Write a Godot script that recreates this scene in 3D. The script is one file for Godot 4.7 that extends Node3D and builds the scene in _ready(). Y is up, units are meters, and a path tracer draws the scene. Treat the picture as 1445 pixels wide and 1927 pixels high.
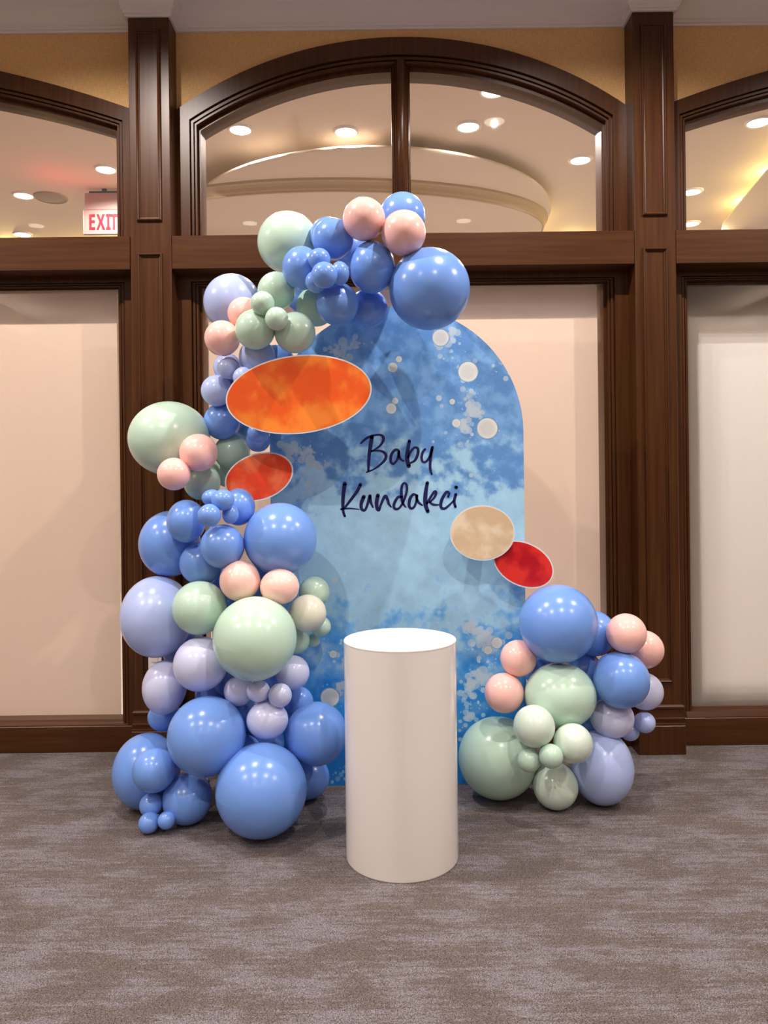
extends Node3D
# A ballroom wall with arched interior windows; in front of it a printed arch board,
# a balloon garland and a round white pedestal. Units are metres, y is up, the camera
# stands at x = 0, z = 0 and looks along -z.

const WALL := -4.14          # face of the plaster above the arches
const ROOM_TOP := 4.10
const FAR_TOP := 3.97        # ceiling of the corridor behind the windows
const FRONT := -4.003        # face of pilasters and transom beams
const PILASTERS := [-1.2015, 1.428]

var M := {}                  # materials by name
var taken := {}              # names already used at the top level
var spine := PackedVector3Array([Vector3(-0.2, 2.32, -3.56), Vector3(-0.5, 2.18, -3.58), Vector3(-0.62, 1.9, -3.62), Vector3(-0.78, 1.55, -3.62), Vector3(-0.7, 1.2, -3.52), Vector3(-0.65, 0.85, -3.5), Vector3(-0.62, 0.5, -3.5), Vector3(-0.65, 0.22, -3.42), Vector3(0.1, 2.4, -3.5), Vector3(0.9, 0.7, -3.55), Vector3(0.8, 0.35, -3.52)])

# ------------------------------------------------------------------ naming
func numbered(called: String) -> String:
	if not taken.has(called):
		taken[called] = 0
		return called
	taken[called] += 1
	return "%s_%03d" % [called, taken[called]]

func tag(o: Node, label: String, category: String, group := "") -> void:
	o.set_meta("label", label)
	o.set_meta("category", category)
	if group != "":
		o.set_meta("group", group)

func thing(called: String, label: String, category: String, where := Vector3.ZERO, group := "") -> Node3D:
	var o := Node3D.new()
	o.name = numbered(called)
	o.position = where
	add_child(o, true)
	tag(o, label, category, group)
	return o

func setting(called: String, where := Vector3.ZERO) -> Node3D:
	var o := Node3D.new()
	o.name = numbered(called)
	o.position = where
	o.set_meta("kind", "structure")
	add_child(o, true)
	return o

func put(mesh: Mesh, called: String, mat: Material, parent: Node = null) -> MeshInstance3D:
	var o := MeshInstance3D.new()
	o.mesh = mesh
	o.material_override = mat
	o.cast_shadow = GeometryInstance3D.SHADOW_CASTING_SETTING_ON
	if parent == null:
		o.name = numbered(called)
		add_child(o, true)
	else:
		o.name = called
		parent.add_child(o, true)
	return o

func build(st: SurfaceTool, called: String, mat: Material, parent: Node = null) -> MeshInstance3D:
	st.generate_normals()
	return put(st.commit(), called, mat, parent)

# ------------------------------------------------------------------ shapes
func start(smooth := false) -> SurfaceTool:
	var st := SurfaceTool.new()
	st.begin(Mesh.PRIMITIVE_TRIANGLES)
	st.set_smooth_group(0 if smooth else -1)
	return st

func tri(st: SurfaceTool, a: Vector3, b: Vector3, c: Vector3, outward: Vector3) -> void:
	if (b - a).cross(c - a).dot(outward) > 0.0:      # front faces run clockwise
		st.add_vertex(a); st.add_vertex(c); st.add_vertex(b)
	else:
		st.add_vertex(a); st.add_vertex(b); st.add_vertex(c)

func quad(st: SurfaceTool, a: Vector3, b: Vector3, c: Vector3, d: Vector3, outward: Vector3) -> void:
	tri(st, a, b, c, outward)
	tri(st, a, c, d, outward)

# a box between two corners with chamfered edges
func box(st: SurfaceTool, lo: Vector3, hi: Vector3, bevel := 0.0) -> void:
	var c := (lo + hi) * 0.5
	var h := (hi - lo) * 0.5
	var b: float = minf(bevel, minf(h.x, minf(h.y, h.z)) * 0.9)
	for axis in 3:
		var u := (axis + 1) % 3
		var v := (axis + 2) % 3
		for s in [-1.0, 1.0]:
			var p := []
			for k in [[-1, -1], [1, -1], [1, 1], [-1, 1]]:
				var q := Vector3.ZERO
				q[axis] = h[axis] * s
				q[u] = (h[u] - b) * k[0]
				q[v] = (h[v] - b) * k[1]
				p.append(c + q)
			var n := Vector3.ZERO
			n[axis] = s
			quad(st, p[0], p[1], p[2], p[3], n)
	if b <= 0.0:
		return
	for axis in 3:
		var u := (axis + 1) % 3
		var v := (axis + 2) % 3
		for su in [-1.0, 1.0]:
			for sv in [-1.0, 1.0]:
				var p := []
				for k in [[-1.0, 0], [1.0, 0], [1.0, 1], [-1.0, 1]]:
					var q := Vector3.ZERO
					q[axis] = (h[axis] - b) * k[0]
					q[u] = (h[u] - (b if k[1] == 1 else 0.0)) * su
					q[v] = (h[v] - (0.0 if k[1] == 1 else b)) * sv
					p.append(c + q)
				var n := Vector3.ZERO
				n[u] = su
				n[v] = sv
				quad(st, p[0], p[1], p[2], p[3], n)
	for sx in [-1.0, 1.0]:
		for sy in [-1.0, 1.0]:
			for sz in [-1.0, 1.0]:
				var s := Vector3(sx, sy, sz)
				tri(st, c + Vector3(h.x, h.y - b, h.z - b) * s, c + Vector3(h.x - b, h.y, h.z - b) * s, c + Vector3(h.x - b, h.y - b, h.z) * s, s)

# a flat outline in x and y, pushed out from z0 to z1
func extrude(st: SurfaceTool, outline: PackedVector2Array, z0: float, z1: float) -> void:
	var ids := Geometry2D.triangulate_polygon(outline)
	for k in range(0, ids.size(), 3):
		var a := outline[ids[k]]
		var b := outline[ids[k + 1]]
		var c := outline[ids[k + 2]]
		tri(st, Vector3(a.x, a.y, z1), Vector3(b.x, b.y, z1), Vector3(c.x, c.y, z1), Vector3(0, 0, z1 - z0))
		tri(st, Vector3(a.x, a.y, z0), Vector3(b.x, b.y, z0), Vector3(c.x, c.y, z0), Vector3(0, 0, z0 - z1))
	var turn := -1.0 if Geometry2D.is_polygon_clockwise(outline) else 1.0
	for k in outline.size():
		var a := outline[k]
		var b := outline[(k + 1) % outline.size()]
		var out := Vector3(b.y - a.y, a.x - b.x, 0) * turn
		quad(st, Vector3(a.x, a.y, z0), Vector3(b.x, b.y, z0), Vector3(b.x, b.y, z1), Vector3(a.x, a.y, z1), out)

# an outline in x and z, pushed out from y0 to y1
func slab(st: SurfaceTool, outline: PackedVector2Array, y0: float, y1: float) -> void:
	var flat := start()
	extrude(flat, outline, y0, y1)
	st.append_from(flat.commit(), 0, Transform3D(Basis(Vector3(1, 0, 0), Vector3(0, 0, 1), Vector3(0, 1, 0)), Vector3.ZERO))

# a profile (across, out) carried along a path that lies in the plane across `normal`, with mitred corners
func sweep(st: SurfaceTool, path: PackedVector3Array, profile: PackedVector2Array, normal: Vector3, closed := false, side := 1.0) -> void:
	var n := path.size()
	var rings := []
	for k in n:
		var before: Vector3 = path[(k - 1 + n) % n]
		var after: Vector3 = path[(k + 1) % n]
		var d0 := (path[k] - before).normalized()
		var d1 := (after - path[k]).normalized()
		if not closed and k == 0:
			d0 = d1
		if not closed and k == n - 1:
			d1 = d0
		var n0 := d0.cross(normal) * side
		var n1 := d1.cross(normal) * side
		var m := (n0 + n1).normalized()
		m /= maxf(m.dot(n0), 0.25)
		var ring := PackedVector3Array()
		for p in profile:
			ring.append(path[k] + m * p.x + normal * p.y)
		rings.append(ring)
	for k in (n if closed else n - 1):
		var r0: PackedVector3Array = rings[k]
		var r1: PackedVector3Array = rings[(k + 1) % n]
		var along := r1[0] - r0[0]
		for j in profile.size() - 1:
			var e := profile[j + 1] - profile[j]
			var d := (path[(k + 1) % n] - path[k]).normalized()
			var out := d.cross(normal) * side * e.y - normal * e.x
			if along.length() < 0.0001:
				continue
			quad(st, r0[j], r1[j], r1[j + 1], r0[j + 1], out * (-1.0 if _profile_turn(profile) else 1.0))

func _profile_turn(p: PackedVector2Array) -> bool:
	return p[p.size() - 1].y < p[0].y or (absf(p[p.size() - 1].y - p[0].y) < 0.0001 and p[p.size() - 1].x > p[0].x)

# a profile (radius, height) turned about y
func lathe(st: SurfaceTool, profile: PackedVector2Array, around := 48) -> void:
	for j in profile.size() - 1:
		var a := profile[j]
		var b := profile[j + 1]
		for k in around:
			var t0 := TAU * k / around
			var t1 := TAU * (k + 1) / around
			var d0 := Vector3(cos(t0), 0, sin(t0))
			var d1 := Vector3(cos(t1), 0, sin(t1))
			var out := (d0 + d1) * (b.y - a.y) + Vector3.UP * 2.0 * (a.x - b.x)
			var p0 := d0 * a.x + Vector3.UP * a.y
			var p1 := d1 * a.x + Vector3.UP * a.y
			var q0 := d0 * b.x + Vector3.UP * b.y
			var q1 := d1 * b.x + Vector3.UP * b.y
			if a.x > 0.00001:
				tri(st, p0, p1, q1, out)
			if b.x > 0.00001:
				tri(st, p0, q1, q0, out)

# legs and a segmental arch: half width, height of the spring, height of the crown
func arch(hw: float, foot: float, spring: float, crown: float, steps := 48) -> PackedVector2Array:
	var sag := crown - spring
	var r := (hw * hw + sag * sag) / (2.0 * sag)
	var reach := asin(hw / r)
	var out := PackedVector2Array([Vector2(-hw, foot)])
	for k in steps + 1:
		var t := lerpf(-reach, reach, float(k) / steps)
		out.append(Vector2(r * sin(t), crown - r + r * cos(t)))
	out.append(Vector2(hw, foot))
	return out

func band(outer: PackedVector2Array, inner: PackedVector2Array, x: float) -> PackedVector2Array:
	var o := PackedVector2Array()
	for p in outer:
		o.append(p + Vector2(x, 0))
	for k in inner.size():
		o.append(inner[inner.size() - 1 - k] + Vector2(x, 0))
	return o

func ellipse(cx: float, cy: float, a: float, b: float, from := 0.0, to := TAU, steps := 64) -> PackedVector2Array:
	var o := PackedVector2Array()
	for k in steps:
		var t := lerpf(from, to, float(k) / (steps if absf(to - from - TAU) < 0.001 else steps - 1))
		o.append(Vector2(cx + a * cos(t), cy + b * sin(t)))
	return o

# ------------------------------------------------------------------ materials
func plain(called: String, color: Color, rough: float, spec := 0.5) -> StandardMaterial3D:
	var m := StandardMaterial3D.new()
	m.resource_name = called
	m.albedo_color = color
	m.roughness = rough
	m.metallic_specular = spec
	M[called] = m
	return m

func noise(seed_: int, freq: float, octaves := 4) -> FastNoiseLite:
	var n := FastNoiseLite.new()
	n.seed = seed_
	n.frequency = freq
	n.noise_type = FastNoiseLite.TYPE_SIMPLEX_SMOOTH
	n.fractal_octaves = octaves
	return n

# a noise picture as bytes; sx and sy stretch it along x or y
func noise_bytes(seed_: int, freq: float, w: int, h: int, sx := 1, sy := 1, octaves := 4) -> PackedByteArray:
	var im := noise(seed_, freq, octaves).get_seamless_image(w / sx, h / sy)
	im.convert(Image.FORMAT_L8)
	if sx > 1 or sy > 1:
		im.resize(w, h, Image.INTERPOLATE_CUBIC)
	return im.get_data()

func picture(w: int, h: int, bytes: PackedByteArray) -> ImageTexture:
	return ImageTexture.create_from_image(Image.create_from_data(w, h, false, Image.FORMAT_RGB8, bytes))

func grey_picture(w: int, h: int, bytes: PackedByteArray) -> Image:
	return Image.create_from_data(w, h, false, Image.FORMAT_L8, bytes)

func make_materials() -> void:
	# dark stained mahogany, grain along y; a second one has its grain along x
	var w := 512
	var streak := noise_bytes(11, 0.03, w, w, 1, 8, 4)
	var fine := noise_bytes(12, 0.12, w, w, 1, 16, 3)
	var px := PackedByteArray()
	px.resize(w * w * 3)
	for k in w * w:
		var t: float = 0.86 + 0.22 * streak[k] / 255.0 + 0.14 * (fine[k] / 255.0 - 0.5)
		px[k * 3] = clampi(int(WOOD.r * 255.0 * t), 0, 255)
		px[k * 3 + 1] = clampi(int(WOOD.g * 255.0 * t * t), 0, 255)
		px[k * 3 + 2] = clampi(int(WOOD.b * 255.0 * t * t), 0, 255)
	var grain := picture(w, w, px)
	for called in ["wood", "wood_across"]:
		var m := plain(called, Color.WHITE, 0.34, 0.42)
		m.albedo_texture = grain
		m.uv1_triplanar = true
		m.uv1_world_triplanar = true
		m.uv1_scale = Vector3(2.2, 0.55, 2.2)
	var ro := Image.create_from_data(w, w, false, Image.FORMAT_RGB8, px)
	ro.rotate_90(CLOCKWISE)
	M.wood_across.albedo_texture = ImageTexture.create_from_image(ro)
	M.wood_across.uv1_scale = Vector3(0.55, 2.2, 2.2)

	# ochre wall covering with a fine weave
	var weave_a := noise_bytes(21, 0.22, 256, 256, 8, 1, 2)
	var weave_b := noise_bytes(22, 0.22, 256, 256, 1, 8, 2)
	px = PackedByteArray()
	px.resize(256 * 256 * 3)
	for k in 256 * 256:
		var t: float = 0.9 + 0.1 * weave_a[k] / 255.0 + 0.1 * weave_b[k] / 255.0
		px[k * 3] = clampi(int(PLASTER.r * 255.0 * t), 0, 255)
		px[k * 3 + 1] = clampi(int(PLASTER.g * 255.0 * t), 0, 255)
		px[k * 3 + 2] = clampi(int(PLASTER.b * 255.0 * t), 0, 255)
	var wp := plain("wallpaper", Color.WHITE, 0.75, 0.3)
	wp.albedo_texture = picture(256, 256, px)
	wp.uv1_triplanar = true
	wp.uv1_world_triplanar = true
	wp.uv1_scale = Vector3(3.0, 3.0, 3.0)

	make_carpet()
	plain("white_paint", WHITE_PAINT, 0.55, 0.4)
	plain("far_paint", FAR_PAINT, 0.8, 0.3)
	plain("far_trim", FAR_TRIM, 0.8, 0.3)
	plain("side_wall", SIDE_WALL, 0.8, 0.3)
	var film := plain("frosted_film", FILM, 0.35, 0.5)
	film.backlight_enabled = true
	film.backlight = Color(0.4, 0.4, 0.4)
	var film2 := plain("grey_film", FILM_GREY, 0.35, 0.5)
	film2.backlight_enabled = true
	film2.backlight = Color(1, 1, 1)
	var g := plain("glass", Color(1, 1, 1, 0.03), 0.02, 0.5)
	g.transparency = BaseMaterial3D.TRANSPARENCY_ALPHA
	plain("pedestal", PEDESTAL, 0.12, 0.5)
	plain("pedestal_top", PEDESTAL, 0.35, 0.5)
	for n in LATEX:
		var l := plain("latex_" + n, LATEX[n], 0.24, 0.5)
		l.subsurf_scatter_enabled = true
		l.subsurf_scatter_strength = 0.05
	plain("navy", NAVY, 0.5, 0.4)
	plain("board_edge", Color(0.9, 0.91, 0.92), 0.6)
	plain("steel", Color(0.75, 0.74, 0.72), 0.4)
	plain("sign_white", Color(0.66, 0.60, 0.58), 0.5)
	plain("speaker_grille", Color(0.62, 0.57, 0.5), 0.8)
	plain("dark_plastic", Color(0.12, 0.06, 0.05), 0.4)
	plain("red_plastic", Color(0.72, 0.4, 0.36), 0.45)
	var e := plain("lamp_glow", Color.WHITE, 0.5)
	e.emission_enabled = true
	e.emission = Color(1.0, 0.95, 0.87)
	e.emission_energy_multiplier = 9.0
	var c := plain("cove_glow", Color.WHITE, 0.5)
	c.emission_enabled = true
	c.emission = Color(1.0, 0.86, 0.5)
	c.emission_energy_multiplier = 1.2
	var r := plain("sign_glow", Color(0.9, 0.05, 0.15), 0.5)
	r.emission_enabled = true
	r.emission = Color(1.0, 0.03, 0.13)
	r.emission_energy_multiplier = 1.3
	make_print()
	make_wash("orange_wash", Color(0.93, 0.36, 0.1), Color(0.98, 0.55, 0.2), 51)
	make_wash("coral_wash", Color(0.92, 0.27, 0.13), Color(0.97, 0.46, 0.28), 52)
	make_wash("tan_wash", Color(0.86, 0.76, 0.62), Color(0.94, 0.88, 0.78), 53)
	make_wash("crimson_wash", Color(0.72, 0.04, 0.1), Color(0.9, 0.2, 0.16), 54)

# loop carpet: long weft streaks, patches of lavender grey over taupe, fine speckle
func make_carpet() -> void:
	var w := 2048
	var h := 1024
	var patch := noise_bytes(31, 0.010, w, h, 2, 1, 5)
	var line := noise_bytes(32, 0.07, w, h, 16, 1, 3)
	var short := noise_bytes(33, 0.11, w, h, 4, 1, 3)
	var grain := noise_bytes(34, 0.35, w, h, 1, 1, 2)
	var px := PackedByteArray()
	px.resize(w * h * 3)
	var rng := RandomNumberGenerator.new()
	rng.seed = 35
	var dark := Vector3(CARPET_DARK.r, CARPET_DARK.g, CARPET_DARK.b) * 255.0
	var pale := Vector3(CARPET_PALE.r, CARPET_PALE.g, CARPET_PALE.b) * 255.0
	var warm := Vector3(CARPET_WARM.r, CARPET_WARM.g, CARPET_WARM.b) * 255.0
	for k in w * h:
		var p: float = patch[k] / 255.0
		var l: float = line[k] / 255.0
		var s: float = short[k] / 255.0
		var g: float = grain[k] / 255.0
		var a: float = smoothstep(0.40, 0.66, p * 0.42 + l * 0.32 + s * 0.26 + (g - 0.5) * 0.30)
		var c := dark.lerp(pale, a)
		c = c.lerp(warm, smoothstep(0.55, 0.8, l * 0.6 + s * 0.4 + (g - 0.5) * 0.3) * (1.0 - a) * 0.8)
		var q := rng.randf()
		c *= 0.70 + 0.58 * g + 0.50 * (q - 0.5) - (0.22 if q < 0.05 else 0.0)
		px[k * 3] = clampi(int(c.x), 0, 255)
		px[k * 3 + 1] = clampi(int(c.y), 0, 255)
		px[k * 3 + 2] = clampi(int(c.z), 0, 255)
	var m := plain("carpet", Color.WHITE, 0.95, 0.15)
	m.albedo_texture = picture(w, h, px)
	m.uv1_scale = Vector3(1.0 / 3.6, 1.0 / 1.8, 1)
	var bump := grey_picture(w, h, grain)
	bump.convert(Image.FORMAT_RGBA8)
	bump.bump_map_to_normal_map(3.0)
	m.normal_enabled = true
	m.normal_texture = ImageTexture.create_from_image(bump)
	m.normal_scale = 0.8

# watercolour wash for the plain cutout boards
func make_wash(called: String, deep: Color, light: Color, seed_: int) -> void:
	var n := 192
	var a := noise_bytes(seed_, 0.010, n, n, 1, 1, 4)
	var px := PackedByteArray()
	px.resize(n * n * 3)
	for k in n * n:
		var c := deep.lerp(light, smoothstep(0.25, 0.75, a[k] / 255.0))
		px[k * 3] = int(c.r * 255.0)
		px[k * 3 + 1] = int(c.g * 255.0)
		px[k * 3 + 2] = int(c.b * 255.0)
	var m := plain(called, Color.WHITE, 0.5, 0.4)
	m.albedo_texture = picture(n, n, px)
	m.uv1_triplanar = true
	m.uv1_scale = Vector3(2.6, 2.6, 2.6)

# the print of the arch board: blue watercolour, white splashes, printed bubbles
func make_print() -> void:
	var w := 720
	var h := 1350
	var big := noise_bytes(41, 0.008, w, h, 1, 1, 5)
	var mid := noise_bytes(42, 0.016, w, h, 1, 1, 4)
	var tiny := noise_bytes(43, 0.2, w, h, 1, 1, 2)
	var im := Image.create(w, h, false, Image.FORMAT_RGB8)
	var px := PackedByteArray()
	px.resize(w * h * 3)
	for y in h:
		var t := float(y) / h
		for x in w:
			var k := y * w + x
			var b: float = big[k] / 255.0 - 0.5
			var m: float = mid[k] / 255.0 - 0.5
			var edge := t + b * 0.2 + m * 0.08 - 0.05 * absf(float(x) / w - 0.5) * 2.0
			var c: Color = PRINT_UP.lerp(PRINT_UP2, smoothstep(-0.2, 0.22, b * 0.7 + m * 0.6))
			c = c.lerp(PRINT_MID, smoothstep(0.27, 0.36, edge))
			var low := t + m * 0.13 + b * 0.18 + 0.05 * absf(float(x) / w - 0.5) * 2.0
			c = c.lerp(PRINT_LOW2, smoothstep(0.64, 0.76, low))
			c = c.lerp(PRINT_LOW, smoothstep(0.72, 0.90, low))
			var g: float = 1.0 + 0.05 * (tiny[k] / 255.0 - 0.5) + 0.10 * m
			px[k * 3] = clampi(int(c.r * 255.0 * g), 0, 255)
			px[k * 3 + 1] = clampi(int(c.g * 255.0 * g), 0, 255)
			px[k * 3 + 2] = clampi(int(c.b * 255.0 * g), 0, 255)
	im = Image.create_from_data(w, h, false, Image.FORMAT_RGB8, px)
	var rng := RandomNumberGenerator.new()
	rng.seed = 44
	# splashes: [x, y, spread x, spread y, drops] as shares of the sheet
	for s in [[0.36, 0.075, 0.05, 0.012, 22], [0.27, 0.105, 0.05, 0.02, 10], [0.72, 0.10, 0.05, 0.05, 26], [0.77, 0.24, 0.035, 0.05, 34], [0.79, 0.17, 0.03, 0.07, 30], [0.9, 0.12, 0.06, 0.05, 14],
			[0.16, 0.31, 0.07, 0.035, 46], [0.12, 0.36, 0.08, 0.04, 18], [0.68, 0.26, 0.08, 0.06, 16], [0.86, 0.27, 0.08, 0.09, 14], [0.30, 0.56, 0.3, 0.02, 8],
			[0.80, 0.695, 0.06, 0.03, 34], [0.86, 0.72, 0.08, 0.04, 40], [0.82, 0.775, 0.06, 0.03, 44], [0.77, 0.84, 0.05, 0.03, 40], [0.76, 0.90, 0.04, 0.03, 16], [0.24, 0.71, 0.08, 0.03, 14], [0.28, 0.79, 0.04, 0.05, 20], [0.2, 0.85, 0.08, 0.04, 14], [0.5, 0.66, 0.3, 0.02, 12], [0.27, 0.97, 0.04, 0.02, 30]]:
		for k in s[4]:
			var r: float = 1.4 + 8.0 * pow(rng.randf(), 5.0)
			dot(im, s[0] * w + rng.randfn() * s[2] * w * 0.6, s[1] * h + rng.randfn() * s[3] * h * 0.6, r, Color(0.80, 0.88, 0.94), 0.45 + 0.4 * rng.randf(), 1.2)
	# larger ragged white blots made of overlapping drops
	for s in [[0.30, 0.093, 26], [0.255, 0.085, 16], [0.68, 0.075, 24], [0.72, 0.055, 20], [0.80, 0.215, 26], [0.77, 0.245, 24], [0.83, 0.225, 14], [0.10, 0.295, 30], [0.145, 0.315, 30], [0.07, 0.32, 22], [0.19, 0.33, 15],
			[0.79, 0.675, 26], [0.83, 0.70, 30], [0.88, 0.69, 26], [0.86, 0.715, 22], [0.80, 0.785, 24], [0.84, 0.78, 30], [0.77, 0.79, 18], [0.76, 0.815, 22], [0.77, 0.86, 20], [0.30, 0.785, 24], [0.27, 0.795, 18], [0.29, 0.745, 15]]:
		for k in 9:
			dot(im, s[0] * w + rng.randfn() * s[2] * 0.55, s[1] * h + rng.randfn() * s[2] * 0.45, s[2] * (0.22 + 0.3 * rng.randf()), Color(0.77, 0.85, 0.91), 0.7, 1.5)
	# printed bubbles: [x, y, radius in pixels]
	for s in [[0.784, 0.138, 29], [0.857, 0.2565, 30], [0.677, 0.066, 24], [0.487, 0.127, 14], [0.512, 0.11, 9], [0.479, 0.213, 15], [0.495, 0.197, 9], [0.225, 0.815, 27], [0.24, 0.725, 11], [0.885, 0.705, 16], [0.85, 0.72, 12], [0.72, 0.2, 8], [0.735, 0.245, 12]]:
		dot(im, s[0] * w, s[1] * h, s[2] * 1.06, Color(0.42, 0.62, 0.78), 0.75, 2.0)
		dot(im, s[0] * w, s[1] * h, s[2] * 0.96, Color(0.93, 0.94, 0.93), 1.0, 2.0)
		dot(im, s[0] * w - s[2] * 0.06, s[1] * h + s[2] * 0.02, s[2] * 0.78, Color(0.84, 0.87, 0.87), 0.9, s[2] * 0.5)
	var m := plain("print", Color.WHITE, 0.45, 0.4)
	m.albedo_texture = ImageTexture.create_from_image(im)
	m.texture_repeat = false

func dot(im: Image, x: float, y: float, r: float, color: Color, strength: float, soft: float) -> void:
	for j in range(maxi(0, int(y - r - 2)), mini(im.get_height(), int(y + r + 3))):
		for i in range(maxi(0, int(x - r - 2)), mini(im.get_width(), int(x + r + 3))):
			var a := clampf((r - Vector2(i - x, j - y).length()) / soft + 0.5, 0.0, 1.0) * strength
			if a > 0.0:
				im.set_pixel(i, j, im.get_pixel(i, j).lerp(color, a))


# ------------------------------------------------------------------ colours
const WOOD := Color(0.29, 0.165, 0.058)
const PLASTER := Color(0.86, 0.70, 0.49)
const WHITE_PAINT := Color(0.90, 0.87, 0.86)
const FAR_PAINT := Color(0.86, 0.80, 0.73)
const FAR_TRIM := Color(0.74, 0.66, 0.53)
const SIDE_WALL := Color(0.62, 0.57, 0.53)
const FILM := Color(0.90, 0.80, 0.72)
const FILM_GREY := Color(0.48, 0.46, 0.44)
const PEDESTAL := Color(0.93, 0.91, 0.90)
const NAVY := Color(0.10, 0.11, 0.36)
const CARPET_DARK := Color(0.405, 0.37, 0.36)
const CARPET_PALE := Color(0.485, 0.465, 0.485)
const CARPET_WARM := Color(0.40, 0.355, 0.31)
const PRINT_UP := Color(0.40, 0.62, 0.88)
const PRINT_UP2 := Color(0.49, 0.70, 0.92)
const PRINT_MID := Color(0.67, 0.86, 0.98)
const PRINT_LOW2 := Color(0.43, 0.70, 0.94)
const PRINT_LOW := Color(0.15, 0.54, 0.87)
const LATEX := {"blue": Color(0.45, 0.62, 0.92), "periwinkle": Color(0.70, 0.77, 0.96), "lilac": Color(0.81, 0.83, 0.96), "mint": Color(0.75, 0.87, 0.80), "mintwhite": Color(0.84, 0.91, 0.86), "cream": Color(0.89, 0.89, 0.82), "pink": Color(0.99, 0.78, 0.75), "peach": Color(0.99, 0.81, 0.77)}


# ------------------------------------------------------------------ the scene
func _ready() -> void:
	# camera: level, turned 0.64 degrees about its axis, lens shifted down a little
	var cam := Camera3D.new()
	cam.name = "camera"
	cam.projection = Camera3D.PROJECTION_FRUSTUM
	cam.near = 0.05
	cam.far = 60.0
	cam.size = 0.05 * 1927.0 / 1446.0
	cam.frustum_offset = Vector2(0.0, -0.05 * 63.5 / 1446.0)
	cam.position = Vector3(0, 1.45, 0)
	cam.rotation.z = ROLL
	add_child(cam)
	cam.current = true
	var env := Environment.new()
	env.background_mode = Environment.BG_COLOR
	env.background_color = Color(0.02, 0.02, 0.02)
	env.tonemap_mode = Environment.TONE_MAPPER_LINEAR
	env.tonemap_exposure = EXPOSURE
	env.sdfgi_enabled = true
	env.ssao_enabled = true
	env.ssil_enabled = true
	var we := WorldEnvironment.new()
	we.name = "environment"
	we.environment = env
	add_child(we)
	make_materials()
	room_shell()
	window_wall()
	corridor()
	room_lights()
	backdrop()
	pedestal()
	cutouts()
	balloons()

const ROLL := -0.0112
const EXPOSURE := 0.85
const LAMP_ENERGY := 6.0
const FAR_ENERGY := 1.9
const LAMP_COLOR := Color(1.0, 0.95, 0.91)

# ------------------------------------------------------------------ room
func shell(called: String, lo: Vector3, hi: Vector3, mat: Material) -> MeshInstance3D:
	var st := start()
	box(st, lo, hi)
	var o := build(st, called, mat)
	o.set_meta("kind", "structure")
	return o

func room_shell() -> void:
	var st := start()
	for r in [[Vector2(-5.7, -4.32), Vector2(5.95, 4.6)]]:
		var a: Vector2 = r[0]
		var b: Vector2 = r[1]
		var c := [Vector2(a.x, a.y), Vector2(b.x, a.y), Vector2(b.x, b.y), Vector2(a.x, a.y), Vector2(b.x, b.y), Vector2(a.x, b.y)]
		for p in c:
			st.set_uv(p)
			st.add_vertex(Vector3(p.x, 0, p.y))
		for k in [2, 1, 0, 5, 4, 3]:
			st.add_vertex(Vector3(c[k].x, -0.12, c[k].y))
	var fl := build(st, "floor", M.carpet)
	fl.set_meta("kind", "structure")
	shell("floor", Vector3(-5.7, -0.12, -10.2), Vector3(5.95, 0.0, -4.32), M.white_paint)
	shell("ceiling", Vector3(-5.7, ROOM_TOP, WALL - 0.1), Vector3(5.95, ROOM_TOP + 0.15, 4.6), M.white_paint)
	shell("wall_left", Vector3(-5.85, 0, -10.2), Vector3(-5.65, 4.3, 4.6), M.side_wall)
	shell("wall_right", Vector3(5.75, 0, -10.2), Vector3(5.95, 4.3, 4.6), M.side_wall)
	shell("wall_front", Vector3(-5.7, 0, 4.5), Vector3(5.95, 4.3, 4.7), M.side_wall)
	shell("wall_corridor", Vector3(-5.7, 0, -10.2), Vector3(5.95, 4.3, -10.0), M.far_paint)

const BAYS := [[0.113, 1.2085], [-3.41, 2.10], [3.635, 2.10]]

func window_wall() -> void:
	# plaster above the arches
	var st := start()
	for b in BAYS:
		var o := arch(b[1], 3.40, 3.438, 3.817)
		o.append(Vector2(b[1], 4.25))
		o.append(Vector2(-b[1], 4.25))
		var moved := PackedVector2Array()
		for p in o:
			moved.append(p + Vector2(b[0], 0))
		extrude(st, moved, WALL - 0.18, WALL)
	build(st, "wall_back", M.wallpaper).set_meta("kind", "structure")
	# crown moulding that breaks forward round each pilaster
	var path := PackedVector3Array([Vector3(-5.66, 0, WALL)])
	for x in PILASTERS:
		for p in [Vector2(x - 0.1065, WALL), Vector2(x - 0.1065, FRONT), Vector2(x + 0.1065, FRONT), Vector2(x + 0.1065, WALL)]:
			path.append(Vector3(p.x, 0, p.y))
	path.append(Vector3(5.76, 0, WALL))
	var prof := PackedVector2Array([Vector2(-0.06, 3.863), Vector2(0.012, 3.863), Vector2(0.014, 3.873), Vector2(0.022, 3.876), Vector2(0.022, 3.888)])
	for k in 9:
		var t := PI * 0.5 * k / 8.0
		prof.append(Vector2(0.03 + 0.15 * (1.0 - cos(t)), 3.893 + 0.15 * sin(t)))
	prof.append(Vector2(0.195, 4.05))
	prof.append(Vector2(0.195, 4.12))
	var cr := start()
	sweep(cr, path, prof, Vector3.UP, false, 1.0)
	build(cr, "trim_1", M.white_paint).set_meta("kind", "structure")
	for k in 2:
		pilaster(PILASTERS[k], k + 2)
	outlet()
	for k in 3:
		var b: Array = BAYS[k]
		upper_window(b[0], b[1], k + 1)
		lower_window(b[0], b[1], k + 4)
		var beam := start()
		box(beam, Vector3(b[0] - b[1] + 0.002, 2.552, -4.31), Vector3(b[0] + b[1] - 0.002, 2.727, FRONT - 0.002), 0.003)
		build(beam, "trim_%d" % (k + 4), M.wood_across).set_meta("kind", "structure")

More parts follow.
